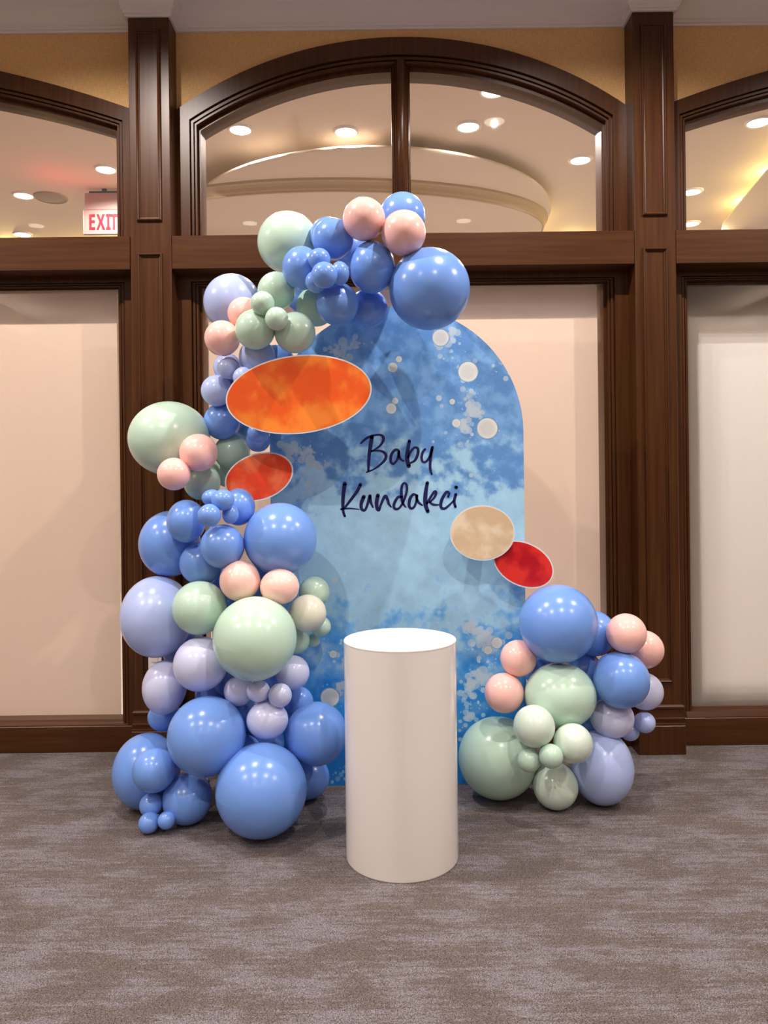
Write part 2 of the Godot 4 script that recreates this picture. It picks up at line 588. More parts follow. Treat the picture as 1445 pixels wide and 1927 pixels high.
func outlet() -> void:
	var o := thing("outlet_plate", "white outlet plate low on the left pilaster, mostly hidden between balloons", "outlet", Vector3(-1.202, 0.50, FRONT))
	var st := start()
	box(st, Vector3(-0.035, -0.058, 0.0), Vector3(0.035, 0.058, 0.006), 0.003)
	build(st, "plate", M.white_paint, o)
	for y in [-0.022, 0.022]:
		st = start()
		box(st, Vector3(-0.017, y - 0.015, 0.005), Vector3(0.017, y + 0.015, 0.009), 0.002)
		build(st, "socket", M.white_paint, o)

func frame_path(x: float, hw: float, y0: float, y1: float, z: float) -> PackedVector3Array:
	return PackedVector3Array([Vector3(x - hw, y0, z), Vector3(x + hw, y0, z), Vector3(x + hw, y1, z), Vector3(x - hw, y1, z)])

func pilaster(x: float, number: int) -> void:
	var p := setting("trim_%d" % number)
	var st := start()
	box(st, Vector3(x - 0.1065, 0, -4.31), Vector3(x + 0.1065, 3.866, FRONT), 0.003)
	build(st, "pilaster_shaft", M.wood, p)
	var prof := PackedVector2Array([Vector2(0, -0.004), Vector2(0.001, 0.005), Vector2(0.004, 0.012), Vector2(0.008, 0.015), Vector2(0.012, 0.012), Vector2(0.015, 0.005), Vector2(0.021, 0.003), Vector2(0.023, -0.004)])
	for r in [[2.80, 3.80], [0.37, 2.635]]:
		st = start()
		sweep(st, frame_path(x - 0.003, 0.0665, r[0], r[1], FRONT), prof, Vector3(0, 0, 1), true, -1.0)
		build(st, "panel_moulding", M.wood, p)
	st = start()
	box(st, Vector3(x - 0.122, 0, -4.2), Vector3(x + 0.122, 0.150, FRONT + 0.022), 0.003)
	build(st, "plinth", M.wood, p)
	var path := PackedVector3Array([Vector3(x - 0.1065, 0, -4.2), Vector3(x - 0.1065, 0, FRONT), Vector3(x + 0.1065, 0, FRONT), Vector3(x + 0.1065, 0, -4.2)])
	st = start()
	sweep(st, path, PackedVector2Array([Vector2(0.0, 0.149), Vector2(0.0165, 0.15), Vector2(0.0165, 0.158), Vector2(0.011, 0.161), Vector2(0.011, 0.176), Vector2(0.0155, 0.179), Vector2(0.0155, 0.186), Vector2(0.009, 0.190), Vector2(0.007, 0.205), Vector2(0.007, 0.232), Vector2(0.012, 0.236), Vector2(0.013, 0.246), Vector2(0.008, 0.253), Vector2(0.0, 0.256)]), Vector3.UP, false, 1.0)
	build(st, "base_moulding", M.wood_across, p)

# the steps of a window's casing, from the flat outside to the glass: inset, drop of the crown, front z
const STEPS := [[0.0, 0.0, -4.122], [0.072, 0.094, -4.146], [0.079, 0.101, -4.134], [0.091, 0.115, -4.150], [0.097, 0.122, -4.140], [0.106, 0.133, -4.172], [0.1215, 0.163, -4.172]]

func upper_window(x: float, hw: float, number: int) -> void:
	var w := setting("window_%d" % number)
	for k in 6:
		var a: Array = STEPS[k]
		var b: Array = STEPS[k + 1]
		var outer := arch(hw - a[0], 2.70, 3.438 - a[1] * 0.55, 3.817 - a[1])
		var inner := arch(hw - b[0], 2.70, 3.438 - b[1] * 0.55, 3.817 - b[1])
		var st := start()
		extrude(st, band(outer, inner, x), -4.29, a[2])
		build(st, "arched_casing" if k == 0 else "casing_moulding", M.wood, w)
	var bars := [0.0] if hw < 1.5 else [-0.7, 0.7]
	for bx in bars:
		mullion(w, x + bx, 2.71, 3.69 if bx == 0.0 else 3.63)
	var glass := arch(hw - 0.115, 2.70, 3.438 - 0.085, 3.817 - 0.155)
	var pane := PackedVector2Array()
	for p in glass:
		pane.append(p + Vector2(x, 0))
	pane_of(pane, -4.206, w, M.glass, "pane")

func mullion(w: Node, x: float, y0: float, y1: float) -> void:
	var st := start()
	var prof := PackedVector2Array([Vector2(-0.05, -4.25), Vector2(-0.05, -4.165), Vector2(-0.043, -4.160), Vector2(-0.040, -4.142), Vector2(-0.032, -4.140), Vector2(-0.029, -4.124), Vector2(-0.022, -4.120), Vector2(-0.019, -4.108), Vector2(0.019, -4.108), Vector2(0.022, -4.120), Vector2(0.029, -4.124), Vector2(0.032, -4.140), Vector2(0.040, -4.142), Vector2(0.043, -4.160), Vector2(0.05, -4.165), Vector2(0.05, -4.25)])
	var moved := PackedVector2Array()
	for p in prof:
		moved.append(p + Vector2(x, 0))
	slab(st, moved, y0, y1)
	build(st, "mullion", M.wood, w)

func pane_of(outline: PackedVector2Array, z: float, parent: Node, mat: Material, called: String) -> MeshInstance3D:
	var st := start()
	var ids := Geometry2D.triangulate_polygon(outline)
	for k in range(0, ids.size(), 3):
		var a := outline[ids[k]]
		var b := outline[ids[k + 1]]
		var c := outline[ids[k + 2]]
		tri(st, Vector3(a.x, a.y, z), Vector3(b.x, b.y, z), Vector3(c.x, c.y, z), Vector3(0, 0, 1))
	return build(st, called, mat, parent)

func rect(x0: float, y0: float, x1: float, y1: float) -> PackedVector2Array:
	return PackedVector2Array([Vector2(x0, y0), Vector2(x0, y1), Vector2(x1, y1), Vector2(x1, y0)])

func lower_window(x: float, hw: float, number: int) -> void:
	var w := setting("window_%d" % number)
	var foot := 0.152 if x < 1.0 else 0.182
	var rail := 0.140 if x < 1.0 else 0.148
	for k in 6:
		var a: Array = STEPS[k]
		var b: Array = STEPS[k + 1]
		var drop := 0.065 / 0.1215
		var st := start()
		extrude(st, band(rect(x - hw + a[0], 0.11, x + hw - a[0], 2.556 - a[0] * drop), rect(x - hw + b[0], 0.11, x + hw - b[0], 2.556 - b[0] * drop), 0.0), -4.29, a[2])
		build(st, "casing" if k == 0 else "casing_moulding", M.wood, w)
	var st2 := start()
	box(st2, Vector3(x - hw + 0.001, 0.0, -4.29), Vector3(x + hw - 0.001, rail, -4.112), 0.003)
	build(st2, "base_rail", M.wood_across, w)
	st2 = start()
	var side := PackedVector2Array([Vector2(-4.28, foot), Vector2(-4.192, foot), Vector2(-4.165, foot - 0.004), Vector2(-4.13, foot - 0.005), Vector2(-4.118, rail + 0.004), Vector2(-4.118, rail - 0.002), Vector2(-4.28, rail - 0.002)])
	# a sill with its section in z and y, run along x
	var ends := [x - hw + 0.074, x + hw - 0.074]
	for j in side.size():
		var a := side[j]
		var b := side[(j + 1) % side.size()]
		quad(st2, Vector3(ends[0], a.y, a.x), Vector3(ends[1], a.y, a.x), Vector3(ends[1], b.y, b.x), Vector3(ends[0], b.y, b.x), Vector3(0, b.x - a.x, a.y - b.y))
	build(st2, "sill", M.wood_across, w)
	var x0 := x - hw + 0.1215
	var x1 := x + hw - 0.1215
	pane_of(rect(x0 - 0.01, foot - 0.01, x1 + 0.01, 2.50), -4.206, w, M.glass, "pane")
	# frosted film stuck to the back of the glass, not quite reaching its edges
	if x < 1.0:
		pane_of(rect(x0 + 0.022, foot + 0.021, x1 - 0.022, 2.482), -4.211, w, M.frosted_film, "frosted_film")
	else:
		pane_of(rect(x0 - 0.01, foot - 0.01, x1 + 0.01, 2.50), -4.211, w, M.grey_film, "frosted_film")
		var back := start()
		var hole := rect(x0 + 0.085, foot + 0.10, x1 - 0.085, 2.27)
		for r in [[x0 - 0.1, 0.0, hole[0].x, 2.6], [hole[2].x, 0.0, x1 + 0.1, 2.6], [hole[0].x, 0.0, hole[2].x, hole[0].y], [hole[0].x, hole[1].y, hole[2].x, 2.6]]:
			box(back, Vector3(r[0], r[1], -4.285), Vector3(r[2], r[3], -4.236))
		build(back, "inner_frame", M.far_paint, w)

# ------------------------------------------------------------------ the corridor behind the windows
func corridor() -> void:
	var st := start()
	# ceiling with a raised tray on the left
	var hole := rect(-2.0, -7.4, -0.578, -5.315)
	for r in [[-5.7, -10.1, hole[0].x, -4.32], [hole[2].x, -10.1, 5.9, -4.32], [hole[0].x, -10.1, hole[2].x, hole[0].y], [hole[0].x, hole[1].y, hole[2].x, -4.32]]:
		box(st, Vector3(r[0], FAR_TOP, r[1]), Vector3(r[2], FAR_TOP + 0.06, r[3]))
	box(st, Vector3(hole[0].x - 0.05, FAR_TOP + 0.06, hole[0].y - 0.05), Vector3(hole[2].x + 0.05, FAR_TOP + 0.3, hole[1].y + 0.05))
	build(st, "ceiling", M.far_paint).set_meta("kind", "structure")
	# curved soffit: a round slab, and under it a second, flatter one with a moulded rim
	var soffit := setting("trim_7")
	st = start()
	var rim := PackedVector2Array([Vector2(-1.73, -9.6)])
	rim.append_array(ellipse(-0.082, -7.26, 1.648, 1.648, PI, 0.0, 56))
	rim.append(Vector2(1.566, -9.6))
	slab(st, rim, 3.868, 3.884)
	build(st, "soffit", M.far_paint, soffit)
	st = start()
	var lip := PackedVector2Array([Vector2(-2.44, -9.6)])
	lip.append_array(ellipse(-0.463, -7.26, 1.975, 1.05, PI, 0.0, 56))
	lip.append(Vector2(1.512, -9.6))
	slab(st, lip, 3.768, 3.868)
	build(st, "soffit_step", M.far_paint, soffit)
	st = start()
	var rail := PackedVector3Array()
	for p in lip:
		rail.append(Vector3(p.x, 0, p.y))
	sweep(st, rail, PackedVector2Array([Vector2(0.0, 3.766), Vector2(0.012, 3.768), Vector2(0.012, 3.783), Vector2(0.02, 3.793), Vector2(0.024, 3.818), Vector2(0.035, 3.838), Vector2(0.05, 3.848), Vector2(0.05, 3.868)]), Vector3.UP, false, 1.0)
	build(st, "rim_moulding", M.far_trim, soffit)
	cove(ellipse(-0.082, -7.26, 1.45, 1.45, PI + 0.15, TAU - 0.02, 16), 3.886, "curved soffit")
	# straight soffits at the right and along the far side
	var side := setting("trim_8")
	st = start()
	slab(st, PackedVector2Array([Vector2(3.05, -5.2), Vector2(3.085, -6.12), Vector2(3.18, -6.72), Vector2(3.304, -7.43), Vector2(3.4, -7.7), Vector2(5.7, -7.7), Vector2(5.7, -5.2)]), 3.868, 3.884)
	build(st, "soffit", M.far_paint, side)
	cove(PackedVector2Array([Vector2(3.25, -5.4), Vector2(3.27, -6.0), Vector2(3.37, -6.7), Vector2(3.5, -7.4)]), 3.886, "right soffit")
	st = start()
	box(st, Vector3(-5.6, 3.868, -10.0), Vector3(5.7, 3.884, -8.05))
	build(st, "soffit", M.far_paint, setting("trim_9"))
	cove(PackedVector2Array([Vector2(-4.6, -8.25), Vector2(-3.4, -8.25), Vector2(-2.4, -8.25)]), 3.886, "far soffit's left half")
	cove(PackedVector2Array([Vector2(1.7, -8.25), Vector2(2.4, -8.25), Vector2(3.2, -8.25)]), 3.886, "far soffit's right half")
	# recessed lights in the corridor ceiling
	var spots := [[-1.04, 5.72, FAR_TOP + 0.06, "recessed light in the raised tray behind the central arched window's left pane"],
		[-0.25, 5.64, FAR_TOP, "recessed light left of the mullion, above the small red alarm"],
		[0.75, 5.07, FAR_TOP, "recessed light nearest the crown of the central arch, just right of its mullion"],
		[0.64, 5.58, FAR_TOP, "recessed light just below and left of the highest one in the central right pane"],
		[1.61, 6.19, FAR_TOP, "recessed light near the right jamb of the central arched window"],
		[-2.24, 6.27, FAR_TOP, "recessed light above the red exit sign in the left arched window"],
		[-3.17, 6.82, FAR_TOP, "recessed light beside the round ceiling speaker in the left arched window"],
		[-3.68, 7.89, FAR_TOP, "recessed light lowest in the left arched window, just over the beam"],
		[2.74, 5.56, FAR_TOP, "recessed light highest in the right arched window, by the frame edge"],
		[2.80, 6.91, FAR_TOP, "recessed light low beside the left jamb of the right arched window"],
		[3.14, 7.79, FAR_TOP, "recessed light lowest in the right arched window, close to the beam"]]
	for s in spots:
		downlight(Vector3(s[0] * 0.988, s[2], -s[1] * 0.988), s[3], "recessed lights in the ceiling behind the windows", FAR_ENERGY * (1.8 if s[0] > 2.0 else 1.0), 80.0)
	# ceiling speaker
	var sp := thing("ceiling_speaker", "round grey-beige ceiling speaker beside a recessed light, seen through left window", "speaker", Vector3(-2.92, FAR_TOP, -6.80))
	st = start(true)
	lathe(st, PackedVector2Array([Vector2(0.0, -0.012), Vector2(0.11, -0.012), Vector2(0.125, -0.008)]), 40)
	build(st, "grille", M.speaker_grille, sp)
	st = start()
	lathe(st, PackedVector2Array([Vector2(0.125, -0.008), Vector2(0.128, -0.014), Vector2(0.14, -0.012), Vector2(0.145, 0.0)]), 40)
	build(st, "rim", M.speaker_grille, sp)
	# alarm
	var al := thing("fire_alarm", "small square red alarm on the ceiling, seen through central window", "alarm", Vector3(-0.336, FAR_TOP, -6.09))
	st = start()
	box(st, Vector3(-0.04, -0.045, -0.035), Vector3(0.04, 0.0, 0.035), 0.006)
	build(st, "housing", M.red_plastic, al)
	st = start()
	box(st, Vector3(-0.02, -0.03, 0.034), Vector3(0.02, -0.014, 0.042), 0.003)
	box(st, Vector3(-0.02, -0.05, -0.015), Vector3(0.02, -0.043, 0.02), 0.003)
	build(st, "lens", M.dark_plastic, al)
	exit_sign()

func cove(line: PackedVector2Array, y: float, called: String) -> void:
	var o := thing("cove_light", "hidden warm cove lighting on top of the %s" % called, "cove light", Vector3.ZERO, "cove strips of the corridor ceiling")
	var st := start()
	var path := PackedVector3Array()
	for p in line:
		path.append(Vector3(p.x, y, p.y))
	sweep(st, path, PackedVector2Array([Vector2(-0.01, 0.0), Vector2(-0.01, 0.012), Vector2(0.01, 0.012), Vector2(0.01, 0.0)]), Vector3.UP, false, 1.0)
	build(st, "light_strip", M.cove_glow, o)
	for k in line.size() - 1:
		var l := OmniLight3D.new()
		l.name = "strip_light"
		var p := (line[k] + line[k + 1]) * 0.5
		l.position = Vector3(p.x, y + 0.035, p.y)
		l.light_color = Color(1.0, 0.88, 0.55)
		l.light_energy = COVE_ENERGY * line[k].distance_to(line[k + 1])
		l.light_size = 0.02
		l.omni_range = 8.0
		l.omni_attenuation = 2.0
		l.shadow_enabled = true
		o.add_child(l, true)

const COVE_ENERGY := 0.8

func exit_sign() -> void:
	var o := thing("exit_sign", "white EXIT sign with glowing red letters hanging behind the left arched window", "exit sign", Vector3(-2.38, 3.655, -6.6))
	var st := start()
	box(st, Vector3(-0.182, -0.083, -0.03), Vector3(0.182, 0.13, 0.0), 0.006)
	build(st, "sign_box", M.sign_white, o)
	st = start()
	box(st, Vector3(-0.165, 0.13, -0.04), Vector3(0.182, 0.275, 0.0), 0.005)
	build(st, "housing", M.sign_white, o)
	st = start()
	box(st, Vector3(-0.13, 0.275, -0.03), Vector3(0.15, 0.292, -0.005), 0.003)
	box(st, Vector3(-0.02, 0.26, -0.03), Vector3(0.02, FAR_TOP - 3.655, -0.01), 0.002)
	build(st, "bracket", M.dark_plastic, o)
	var font := SystemFont.new()
	font.font_names = PackedStringArray(["Droid Sans"])
	font.font_weight = 700
	var x := -0.135
	for ch in ["E", "X", "I", "T"]:
		var t := TextMesh.new()
		t.text = ch
		t.font = font
		t.font_size = 64
		t.pixel_size = 0.00286
		t.depth = 0.004
		t.horizontal_alignment = HORIZONTAL_ALIGNMENT_LEFT
		var m := put(t, "letter", M.sign_glow, o)
		m.position = Vector3(x, 0.02, 0.002)
		m.scale = Vector3(0.64, 1.0, 1.0)
		x += {"E": 0.072, "X": 0.078, "I": 0.04, "T": 0.06}[ch]
	var l := OmniLight3D.new()
	l.name = "letter_light"
	l.position = Vector3(-0.02, 0.02, 0.12)
	l.light_color = Color(1.0, 0.16, 0.16)
	l.light_energy = 0.012
	l.light_size = 0.06
	l.omni_range = 8.0
	l.omni_attenuation = 2.0
	l.shadow_enabled = true
	o.add_child(l, true)
	l = OmniLight3D.new()
	l.name = "top_light"
	l.position = Vector3(-0.3, 0.06, 0.3)
	l.light_color = Color(1.0, 0.16, 0.16)
	l.light_energy = 0.035
	l.light_size = 0.06
	l.omni_range = 8.0
	l.omni_attenuation = 2.0
	l.shadow_enabled = true
	o.add_child(l, true)

# ------------------------------------------------------------------ lamps
var lamp_ring: Mesh
var lamp_lens: Mesh

func downlight(where: Vector3, label: String, group: String, energy: float, spread: float, radius := 0.075) -> void:
	if lamp_ring == null:
		var st := start(true)
		lathe(st, PackedVector2Array([Vector2(1.0, -0.13), Vector2(1.06, -0.19), Vector2(1.2, -0.16), Vector2(1.28, 0.0)]), 40)
		st.generate_normals()
		lamp_ring = st.commit()
		st = start(true)
		lathe(st, PackedVector2Array([Vector2(0.0, -0.06), Vector2(0.9, -0.08), Vector2(1.0, -0.13)]), 40)
		st.generate_normals()
		lamp_lens = st.commit()
	var o := thing("downlight", label, "ceiling light", where, group)
	put(lamp_ring, "trim_ring", M.white_paint, o).scale = Vector3.ONE * radius
	put(lamp_lens, "lens", M.lamp_glow, o).scale = Vector3.ONE * radius
	var l := SpotLight3D.new()
	l.name = "beam"
	l.position = Vector3(0, -0.022, 0)
	l.rotation_degrees.x = -90.0
	l.spot_angle = spread
	l.spot_angle_attenuation = 0.5
	l.spot_range = 14.0
	l.spot_attenuation = 2.0
	l.light_energy = energy
	l.light_color = LAMP_COLOR
	l.light_size = radius * 0.25
	l.shadow_enabled = true
	o.add_child(l, true)

const ROOM_COVE := 1.0

func room_cove(called: String, at0: Vector3, at1: Vector3, inward: Vector3) -> void:
	# a ledge along the wall hides a strip that lights the ceiling
	var o := thing("cove_light", "wall cove that lights the ballroom ceiling along its %s" % called, "cove light", Vector3.ZERO, "ballroom wall coves")
	var st := start()
	var a := at0
	var b := at1 + inward * 0.34
	box(st, Vector3(minf(a.x, b.x), 3.60, minf(a.z, b.z)), Vector3(maxf(a.x, b.x), 3.66, maxf(a.z, b.z)), 0.01)
	build(st, "ledge", M.white_paint, o)
	st = start()
	a = at0 + inward * 0.08
	b = at1 + inward * 0.26
	box(st, Vector3(minf(a.x, b.x), 3.662, minf(a.z, b.z)), Vector3(maxf(a.x, b.x), 3.672, maxf(a.z, b.z)))
	build(st, "light_strip", M.cove_glow, o)
	var l := AreaLight3D.new()
	l.name = "strip_light"
	var along := at1 - at0
	l.position = (at0 + at1) * 0.5 + inward * 0.17 + Vector3(0, 3.68, 0)
	l.area_size = Vector2(0.2, along.length() - 0.2)
	l.basis = Basis(inward.cross(Vector3.UP).cross(Vector3.UP) * -1.0, -inward.cross(Vector3.UP), Vector3.DOWN)
	l.light_energy = ROOM_COVE * along.length()
	l.light_color = Color(1.0, 0.93, 0.86)
	l.area_range = 14.0
	l.shadow_enabled = true
	o.add_child(l, true)

func room_lights() -> void:
	room_cove("left wall", Vector3(-5.65, 0, -3.6), Vector3(-5.65, 0, 4.0), Vector3(1, 0, 0))
	room_cove("right wall", Vector3(5.75, 0, -3.6), Vector3(5.75, 0, 4.0), Vector3(-1, 0, 0))
	room_cove("rear wall", Vector3(-5.0, 0, 4.5), Vector3(5.0, 0, 4.5), Vector3(0, 0, -1))
	var rows := {-2.7: ["row nearest the window wall", 1.0], -0.5: ["middle row", 0.8], 1.9: ["row farthest from the window wall", 0.4]}
	var seats := {-3.55: "far left", -1.35: "left of the arch", 0.85: "right of the arch", 3.05: "far right"}
	for z in rows:
		for x in seats:
			downlight(Vector3(x, ROOM_TOP, z), "recessed round ballroom downlight, %s in the %s" % [seats[x], rows[z][0]], "ballroom ceiling downlights", LAMP_ENERGY * float(rows[z][1]), 76.0 if z < -2.0 else 66.0)

# ------------------------------------------------------------------ arch board
const BOARD_X := 0.062
const BOARD_Z := -3.632

func backdrop() -> void:
	var o := thing("arch_backdrop", "tall arched board printed in blue watercolour with white bubbles and navy script", "backdrop", Vector3(BOARD_X, 0, BOARD_Z))
	var hw := 0.5995
	var line := PackedVector2Array([Vector2(hw, 0.0)])
	line.append_array(ellipse(0, 1.662, hw, hw, 0.0, PI, 64))
	line.append(Vector2(-hw, 0.0))
	var st := start()
	extrude(st, line, -0.018, 0.0)
	build(st, "panel", M.board_edge, o)
	st = start()
	var ids := Geometry2D.triangulate_polygon(line)
	for k in range(0, ids.size(), 3):
		var p := [line[ids[k]], line[ids[k + 1]], line[ids[k + 2]]]
		var up: float = (p[1] - p[0]).cross(p[2] - p[0])
		if up > 0.0:
			p = [p[0], p[2], p[1]]
		for q in p:
			st.set_uv(Vector2((q.x + hw) / (2.0 * hw), 1.0 - q.y / 2.2615))
			st.set_normal(Vector3(0, 0, 1))
			st.add_vertex(Vector3(q.x, q.y, 0.0008))
	put(st.commit(), "print", M.print, o)
	# brushed script: strokes on a writing grid, each letter a piece of its own
	script_letter(o, [[[415, 85, 38], [400, 180, 36], [385, 270, 32], [376, 380, 27], [370, 470, 20]], [[290, 155, 16], [320, 125, 22], [370, 90, 24], [440, 66, 19], [510, 62, 22], [545, 92, 28], [537, 140, 26], [495, 195, 20], [410, 250, 15]], [[405, 244, 13], [480, 240, 16], [535, 252, 22], [572, 290, 28], [560, 345, 26], [500, 405, 20], [420, 458, 15], [346, 484, 10]]])
	script_letter(o, [[[722, 250, 20], [690, 232, 24], [655, 255, 26], [628, 310, 27], [628, 370, 26], [655, 392, 22], [690, 360, 22], [712, 310, 24], [722, 255, 24]], [[716, 270, 24], [726, 315, 26], [745, 345, 22], [774, 360, 14]]])
	script_letter(o, [[[840, 135, 30], [822, 230, 34], [812, 330, 40], [830, 420, 38]], [[825, 320, 22], [850, 262, 24], [895, 212, 22], [935, 225, 26], [932, 290, 28], [900, 355, 24], [850, 384, 16]]])
	script_letter(o, [[[1018, 230, 20], [990, 265, 25], [976, 325, 25], [990, 372, 22], [1030, 368, 22], [1068, 315, 24], [1100, 210, 26]], [[1098, 215, 28], [1082, 310, 28], [1072, 400, 26], [1074, 460, 24], [1090, 514, 18]]])
	script_letter(o, [[[102, 610, 38], [86, 720, 36], [78, 830, 32], [80, 920, 26], [98, 980, 22]], [[280, 622, 32], [240, 700, 30], [165, 800, 26], [95, 885, 20], [60, 902, 12]], [[55, 900, 16], [150, 892, 15], [262, 904, 9]]])
	script_letter(o, [[[316, 762, 36], [286, 840, 34], [290, 900, 28], [325, 914, 24], [352, 862, 24], [378, 775, 28], [388, 750, 26], [394, 820, 26], [418, 882, 16]]])
	script_letter(o, [[[476, 748, 36], [460, 830, 36], [468, 900, 32], [488, 912, 26], [508, 855, 24], [556, 758, 28], [584, 795, 28], [598, 845, 24], [624, 880, 14]]])
	script_letter(o, [[[748, 768, 20], [700, 775, 26], [658, 850, 28], [664, 898, 26], [708, 900, 22], [758, 835, 22], [800, 720, 24], [804, 640, 24], [776, 612, 20], [748, 650, 24], [742, 740, 28], [754, 830, 26], [788, 884, 14]]])
	script_letter(o, [[[912, 752, 20], [875, 742, 24], [838, 795, 30], [828, 865, 28], [850, 900, 24], [888, 880, 22], [912, 815, 22], [920, 755, 24]], [[912, 770, 24], [930, 825, 26], [978, 866, 14]]])
	script_letter(o, [[[1038, 612, 32], [1016, 740, 38], [1014, 850, 40], [1040, 936, 34]], [[1032, 845, 22], [1080, 765, 24], [1120, 712, 24], [1136, 728, 26], [1115, 780, 22], [1062, 832, 18]], [[1062, 832, 18], [1105, 860, 22], [1164, 862, 12]]])
	script_letter(o, [[[1272, 772, 20], [1284, 735, 24], [1255, 720, 26], [1212, 780, 30], [1188, 850, 30], [1196, 898, 26], [1235, 904, 24], [1285, 866, 20], [1335, 815, 14]]])
	script_letter(o, [[[1360, 745, 28], [1340, 825, 28], [1354, 888, 24]], [[1362, 664, 30], [1366, 667, 32], [1364, 668, 30]]])

func script_letter(o: Node, strokes: Array) -> void:
	var st := start()
	var unit := 0.0004166
	var pen := 1.2
	var at0 := Vector2(-0.29, 1.681)       # the grid's corner on the board
	for s in strokes:
		var pts := []
		var n: int = s.size()
		for k in n - 1:
			var a: Array = s[maxi(k - 1, 0)]
			var b: Array = s[k]
			var c: Array = s[k + 1]
			var d: Array = s[mini(k + 2, n - 1)]
			for j in 8:
				var t := j / 8.0
				var v := Vector3(b[0], b[1], b[2]).cubic_interpolate(Vector3(c[0], c[1], c[2]), Vector3(a[0], a[1], a[2]), Vector3(d[0], d[1], d[2]), t)
				pts.append(v)
		var last: Array = s[n - 1]
		pts.append(Vector3(last[0], last[1], last[2]))
		var left := []
		var right := []
		var mids := []
		for k in pts.size():
			var p: Vector3 = pts[k]
			var q: Vector3 = pts[mini(k + 1, pts.size() - 1)] - pts[maxi(k - 1, 0)]
			var dir := Vector2(q.x, -q.y).normalized()
			var side := Vector2(-dir.y, dir.x) * p.z * 0.5 * unit * pen
			var mid := at0 + Vector2(p.x * unit, -p.y * unit)
			mids.append(mid)
			left.append(mid + side)
			right.append(mid - side)
		for k in pts.size() - 1:
			ribbon(st, left[k], left[k + 1], right[k + 1], right[k])
		for e in [0, pts.size() - 1]:
			var r: float = pts[e].z * 0.5 * unit * pen
			for k in 12:
				var t0 := TAU * k / 12.0
				var t1 := TAU * (k + 1) / 12.0
				tri(st, v3(mids[e]), v3(mids[e] + Vector2(cos(t0), sin(t0)) * r), v3(mids[e] + Vector2(cos(t1), sin(t1)) * r), Vector3(0, 0, 1))
	build(st, "letter", M.navy, o)

func v3(p: Vector2, z := 0.0022) -> Vector3:
	return Vector3(p.x, p.y, z)

func ribbon(st: SurfaceTool, a: Vector2, b: Vector2, c: Vector2, d: Vector2) -> void:
	quad(st, v3(a), v3(b), v3(c), v3(d), Vector3(0, 0, 1))
	var out := v3(a - d, 0.0)
	quad(st, v3(a), v3(b), v3(b, 0.0008), v3(a, 0.0008), out)
	quad(st, v3(d), v3(c), v3(c, 0.0008), v3(d, 0.0008), -out)

# ------------------------------------------------------------------ pedestal
func pedestal() -> void:
	var o := thing("pedestal", "round glossy white display pedestal standing on the carpet before the arch board", "pedestal", Vector3(0.054, 0, -2.96))
	var r := 0.2155
	var st := start(true)
	lathe(st, PackedVector2Array([Vector2(r - 0.006, 0.0), Vector2(r - 0.0005, 0.001), Vector2(r, 0.006), Vector2(r, 0.4), Vector2(r, 0.825)]), 128)
	build(st, "body", M.pedestal, o)
	st = start()
	lathe(st, PackedVector2Array([Vector2(r, 0.8252), Vector2(r + 0.0006, 0.8256), Vector2(r + 0.0006, 0.8295), Vector2(r - 0.001, 0.831), Vector2(0.0, 0.831)]), 128)
	build(st, "top", M.pedestal_top, o)

# ------------------------------------------------------------------ plain cutout boards
func cutout(label: String, where: Vector3, a: float, b: float, turn: float, mat: Material, back: float) -> void:
	var o := thing("cutout_board", label, "cutout board", where)
	o.rotation.z = turn
	var st := start()
	extrude(st, ellipse(0, 0, a, b, 0.0, TAU, 72), -0.010, 0.0)
	build(st, "foam_board", M.board_edge, o)
	st = start()
	extrude(st, ellipse(0, 0, a - 0.006, b - 0.006, 0.0, TAU, 72), 0.0, 0.0008)
	build(st, "printed_face", mat, o)
	st = start()
	box(st, Vector3(-0.03, -0.03, -back), Vector3(0.03, 0.03, -0.010), 0.004)
	build(st, "spacer", M.board_edge, o)

# ------------------------------------------------------------------ balloons
var balloon_mesh: Mesh
var knot_mesh: Mesh

